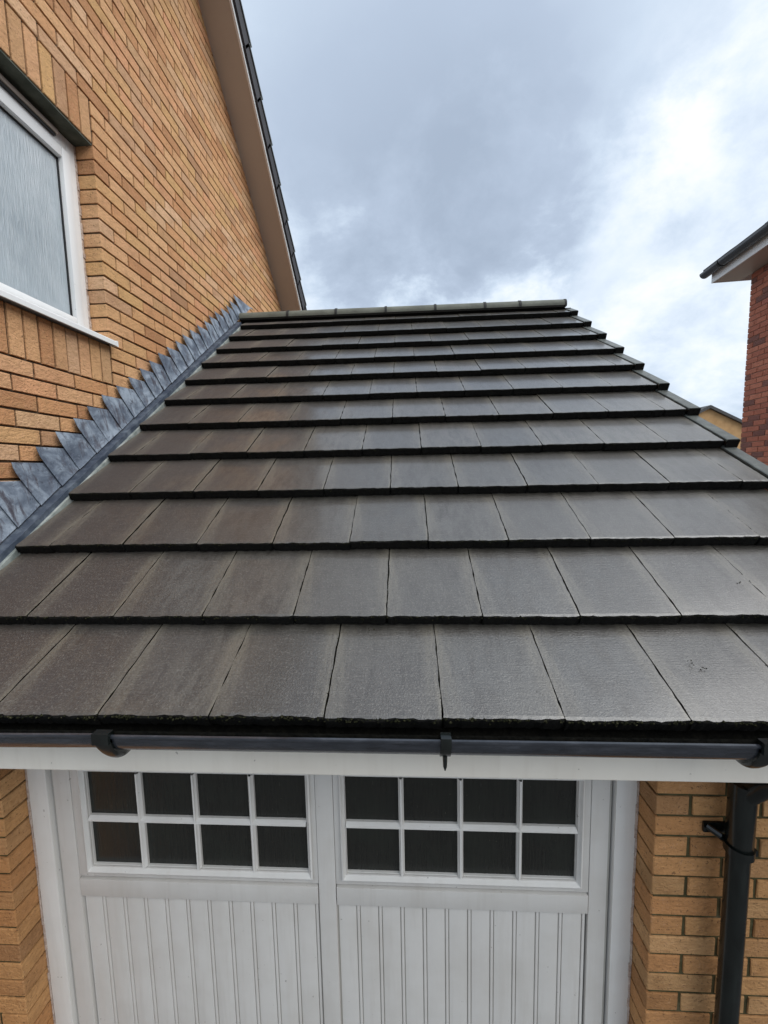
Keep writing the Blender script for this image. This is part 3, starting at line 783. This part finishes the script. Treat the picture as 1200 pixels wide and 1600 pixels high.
# union clip on the left
def bowl(name, x, hw_, ro, drop, parent):
    b = MB(); n = 10; xs = [x - hw_ + 2 * hw_ * q / n for q in range(n + 1)]
    prof = arc(ro, 180, 360, 22) + arc(ro - .008, 360, 180, 22)
    vs = []; m_ = len(prof)
    for xx in xs:
        u = (xx - x) / hw_; kk = math.sqrt(max(0, 1 - u * u))
        for q in prof:
            dn = max(0, -(q[1] - gz) / ro)
            vs.append((xx, q[0], q[1] - drop * kk * dn ** 2))
    fs = []
    for j in range(n):
        for k_ in range(m_):
            k2 = (k_ + 1) % m_; fs.append((j * m_ + k_, j * m_ + k2, (j + 1) * m_ + k2, (j + 1) * m_ + k_))
    fs += [tuple(range(m_))[::-1], tuple(range(n * m_, (n + 1) * m_))]
    b.add(vs, fs)
    return b, name, parent
bb, nm, pa = bowl('union_clip', -.535, .021, .069, .022, gut)
bb.box(-.556, -.514, gy - .076, gy - .056, gz - .014, gz + .014)
bb.build(nm, M['pipe'], pa, True)
b = MB(); ro = .068; prof = arc(ro, 180, 360, 22) + arc(ro - .006, 360, 180, 22); b.sweep(prof, [.286, .311])
b.cbox(.286, .311, gy - .077, gy - .052, gz - .012, gz + .016, .002)
b.tube([(.2985, gy - .040, gz - .052), (.2985, gy - .040, gz - .080), (.2985, gy - .040, gz - .091)], [.006, .005, .0015], 10)
b.build('bracket', M['pipe'], gut, True)
bb, nm, pa = bowl('union_clip', 1.020, .021, .069, .022, gut); bb.box(.999, 1.041, gy - .076, gy - .056, gz - .014, gz + .014); bb.build(nm, M['pipe'], pa, True)
bb, nm, pa = bowl('outlet', OX, .060, .069, .028, gut); bb.build(nm, M['pipe'], pa, True)

# downpipe
b = MB(); pxx, pyy, pr_ = 1.257, .268, .0315
path = [(OX, 0, -.06), (OX, 0, -.12), (OX - .006, .010, -.145)]
path += [(OX + (pxx - OX) * q / 6, .008 + (pyy - .008) * q / 6, -.145 - .225 * q / 6) for q in range(1, 6)]
path += [(pxx, pyy, -.405), (pxx, pyy, -.45), (pxx, pyy, -.9), (pxx, pyy, -1.5), (pxx, pyy, GZ + .02)]
b.tube(path, [pr_] * len(path), 24)
dp = b.build('downpipe', M['pipe'], garage, True)
b = MB(); b.tube([(pxx, pyy, -.36), (pxx, pyy, -.40), (pxx, pyy, -.565), (pxx, pyy, -.57)], [.036, .0365, .0365, .033], 24); b.build('pipe_socket', M['pipe'], dp, True)
for zc in (-.585, -2.0):
    b = MB(); b.tube([(pxx, pyy, zc - .013), (pxx, pyy, zc + .013)], .0395, 24)
    b.cbox(pxx - .072, pxx + .02, YF - .010, YF - .001, zc + .002, zc + .038, .003)
    b.tube([(pxx - .066, YF - .012, zc + .030), (pxx - .04, YF - .035, zc + .018), (pxx - .02, pyy + .03, zc)], [.010, .011, .012], 8)
    b.cbox(pxx + .024, pxx + .044, pyy - .02, pyy + .012, zc - .010, zc + .010, .003)
    b.build('pipe_clip', M['pipe'], dp, True)

# ------------------------------------------------------------------ door frame and door
FY = YF + .098                                       # face of the timber frame
DG = (-1.195, .952)                                  # leaf edges
b = MB()
b.cbox(PL + .006, DG[0] - .006, FY, FY + .09, GZ, -.40, .004); b.cbox(DG[1] + .006, PR - .005, FY, FY + .09, GZ, -.40, .004)
b.cbox(DG[0] - .006, DG[1] + .006, FY + .0015, FY + .09, -.465, -.40, .004)
dframe = b.build('door_frame', M['trim'], garage, True)
rg2 = random.Random(9)
for side, x0, sg in ((0, PL, 1), (1, PR, -1)):
    zz = GZ; b = MB()
    while zz < -.3:
        h = rg2.uniform(.03, .09); wd = rg2.uniform(.005, .011)
        a, c_ = sorted((x0 + sg * .0005, x0 + sg * wd)); b.cbox(a, c_, FY - rg2.uniform(.001, .006), FY + .02, zz, zz + h, .0015); zz += h
    b.build('sealant', M['sealant'], dframe)
YD = FY + .012                                       # face of the stiles
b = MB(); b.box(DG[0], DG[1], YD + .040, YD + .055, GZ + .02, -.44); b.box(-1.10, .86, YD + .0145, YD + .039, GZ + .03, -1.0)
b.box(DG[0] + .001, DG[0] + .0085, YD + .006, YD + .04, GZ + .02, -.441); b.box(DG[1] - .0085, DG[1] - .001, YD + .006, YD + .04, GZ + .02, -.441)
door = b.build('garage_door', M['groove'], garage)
tag(door, 'white up-and-over door with two eight-pane windows over grooved boards')
def dpart(name, x0, x1, y0, z0, z1, m='door', c=.0025):
    b = MB(); b.cbox(x0, x1, y0, YD + .04, z0, z1, c); return b.build(name, M[m], door, True)
ZS = GZ + .025
dpart('stile', DG[0] + .010, -1.1165, YD, ZS, -.445); dpart('stile', -.1465, -.0795, YD, ZS, -.445); dpart('stile', .8775, DG[1] - .010, YD, ZS, -.445)
PAN = [(-1.1155, -.1475, [(-1.056, -.857), (-.834, -.632), (-.613, -.409), (-.387, -.187)]),
       (-.0785, .8765, [(-.033, .169), (.189, .391), (.412, .611), (.631, .829)])]
ZP = [(-.698, -.510), (-.911, -.723)]
for x0, x1, cols in PAN:
    dpart('window_rail', x0 + .001, x1 - .001, YD + .004, -.9585, ZP[1][0] - .002); dpart('window_rail', x0 + .001, x1 - .001, YD + .004, ZP[0][1] + .002, -.446)
    dpart('window_stile', x0, cols[0][0] - .002, YD + .0025, -.9580, -.4465); dpart('window_stile', cols[3][1] + .002, x1, YD + .0025, -.9580, -.4465)
    # moulded bead round the glazing
    b = MB(); o = (cols[0][0] - .020, cols[3][1] + .020, ZP[1][0] - .022, ZP[0][1] + .022); i_ = (cols[0][0] - .001, cols[3][1] + .001, ZP[1][0] - .001, ZP[0][1] + .001)
    vs = []
    for rr_, y in ((o, YD + .0015), (o, YD - .007), ((o[0] + .006, o[1] - .006, o[2] + .006, o[3] - .006), YD - .010), (i_, YD + .012), (i_, YD + .030)):
        vs += [(rr_[0], y, rr_[2]), (rr_[1], y, rr_[2]), (rr_[1], y, rr_[3]), (rr_[0], y, rr_[3])]
    fs = [(q * 4 + e, q * 4 + (e + 1) % 4, (q + 1) * 4 + (e + 1) % 4, (q + 1) * 4 + e) for q in range(4) for e in range(4)]
    b.add(vs, fs); b.build('glazing_bead', M['trim'], door)
    def bar(poly_axis, a, c_, lo, hi):
        b = MB(); m_ = (lo + hi) / 2
        pr = [(lo, YD + .024), (lo, YD + .010), (lo + .005, YD + .003), (m_ - .003, YD - .003), (m_ + .003, YD - .003), (hi - .005, YD + .003), (hi, YD + .010), (hi, YD + .024)]
        if poly_axis == 'z': b.add([(q[0], q[1], z_) for z_ in (a, c_) for q in pr], [(k_, (k_ + 1) % 8, 8 + (k_ + 1) % 8, 8 + k_) for k_ in range(8)])
        else: b.add([(x_, q[1] + .0007, q[0]) for x_ in (a, c_) for q in pr], [(k_, (k_ + 1) % 8, 8 + (k_ + 1) % 8, 8 + k_) for k_ in range(8)])
        b.build('glazing_bar', M['trim'], door)
    for q in range(3): bar('z', ZP[1][0], ZP[0][1], cols[q][1], cols[q + 1][0])
    bar('x', cols[0][0], cols[3][1], ZP[1][1], ZP[0][0])
    for (a, c_) in cols:
        for (z_0, z_1) in ZP:
            b = MB(); b.box(a - .004, c_ + .004, YD + .021, YD + .026, z_0 - .004, z_1 + .004); b.build('pane', M['pane'], door)
    dpart('rail', x0 + .002, x1 - .002, YD - .004, -1.040, -.9655)
    # grooved boards with a bead on one edge
    nb_ = 11; lo, hi = x0 + .004, x1 - .004; bw = (hi - lo) / nb_
    for q in range(nb_):
        xa = lo + q * bw
        b = MB(); b.cbox(xa + .0015, xa + bw - .0155, YD + .0105, YD + .03, ZS, -1.0405, .002)
        b.cbox(xa + bw - .0125, xa + bw - .0015, YD + .0085, YD + .03, ZS, -1.0405, .0035)
        b.build('board', M['door'], door, True)

# ------------------------------------------------------------------ red brick house on the right
nb_house = empty('red_brick_house', (8.2, 2.2, GZ))
tag(nb_house, 'red brick house with mottled dark bricks and white fascia at right edge', 'house')
NX, NYE, NYS, NZ = 5.242, 5.40, -2.0, 3.37
b = MB(); b.prism([(NX + .009, GZ), (11.0, GZ), (11.0, NZ - .001), (8.1, NZ + 2.0), (NX + .009, NZ - .001)], 'y', NYS + .009, NYE - .009)
nw = b.build('wall', M['mortar_red'], nb_house)
bs = BrickSet(M['red'], 31)
for m in range(0, 77):
    z = GZ + m * BR + .005
    if z + .065 > NZ: break
    run(NYS, NYE, z, NYE - (.1125 if m % 2 else .225), 'left', NX, bs)
bs.flush(nw)
b = MB(); b.cbox(4.872, 4.892, NYS - .1, 5.66, NZ + .0, NZ + .19, .003); b.cbox(4.8925, NX + .3, 5.64, 5.66, NZ + .002, NZ + .15, .003); b.build('fascia', M['upvc'], nb_house)
b = MB(); b.box(4.892, NX + .02, NYS - .1, 5.64, NZ + .006, NZ + .018); b.build('soffit', M['soffit'], nb_house)
b = MB()
def rs(x, o): return NZ + .21 + (x - 4.83) * math.tan(R(35)) + o
b.prism([(4.83, rs(4.83, -.03)), (8.1, rs(8.1, -.03)), (11.3, rs(4.83, -.03)), (11.3, rs(4.83, .02)), (8.1, rs(8.1, .02)), (4.83, rs(4.83, .02))], 'y', NYS - .15, 5.70)
nr = b.build('roof', M['roof2'], nb_house)
x = 4.785; rg3 = random.Random(2)
for c_ in range(5):
    zt = rs(x, .045)
    y = 5.72
    while y > 3.2:
        b = MB(); L_ = .29; dx = .30
        a = [(x, y - L_, zt), (x, y, zt), (x + dx, y, zt + dx * .66), (x + dx, y - L_, zt + dx * .66)]
        lo = [(p[0], p[1], p[2] - .025) for p in a]
        b.add(a + lo, [(0, 1, 2, 3), (7, 6, 5, 4), (0, 4, 5, 1), (1, 5, 6, 2), (2, 6, 7, 3), (3, 7, 4, 0)])
        b.build('tile', M['roof2'], nr, mw=Matrix.Translation((0, 0, rg3.uniform(-.003, .003)))); y -= .295
    x += .27
b = MB(); gy2 = NZ + .165
prof = [(4.80 + .070 * math.cos(R(a)), gy2 + .070 * math.sin(R(a))) for a in range(180, 361, 10)] + [(4.80 + .066 * math.cos(R(a)), gy2 + .066 * math.sin(R(a))) for a in range(360, 179, -10)]
b.prism(prof, 'y', NYS - .1, 5.70); b.prism([(4.80 + .068 * math.cos(R(a)), gy2 + .068 * math.sin(R(a))) for a in range(180, 361, 10)], 'y', 5.69, 5.715)
ng = b.build('gutter', M['gutter'], nb_house)
for yy in (5.32, 4.4, 3.5):
    b = MB(); prof = [(4.80 + .077 * math.cos(R(a)), gy2 + .077 * math.sin(R(a))) for a in range(180, 361, 10)] + [(4.80 + .0705 * math.cos(R(a)), gy2 + .0705 * math.sin(R(a))) for a in range(360, 179, -10)]
    b.prism(prof, 'y', yy - .015, yy + .015); b.build('bracket', M['pipe'], ng)

_c = Vector((NX, NYE, 0))
nb_house.matrix_basis = Matrix.Translation(_c) @ Matrix.Rotation(R(-5), 4, 'Z') @ Matrix.Translation(-_c) @ Matrix.Translation(ORIG[nb_house.name])

# ------------------------------------------------------------------ far house
far = empty('far_house', (18.75, 28, GZ))
tag(far, 'small distant buff gable seen between garage roof and red brick house', 'house')
ax, az, hw_ = 18.75, 4.10, 4.2
b = MB(); b.prism([(ax - hw_, GZ), (ax + hw_, GZ), (ax + hw_, az - hw_ * .5), (ax, az), (ax - hw_, az - hw_ * .5)], 'y', 25, 33); b.build('wall', M['far_wall'], far)
b = MB(); b.prism([(ax - hw_ - .3, az - (hw_ + .3) * .5 - .02), (ax, az - .02), (ax + hw_ + .3, az - (hw_ + .3) * .5 - .02), (ax + hw_ + .3, az - (hw_ + .3) * .5 + .16), (ax, az + .16), (ax - hw_ - .3, az - (hw_ + .3) * .5 + .16)], 'y', 24.8, 33.2)
b.build('roof', M['roof2'], far)
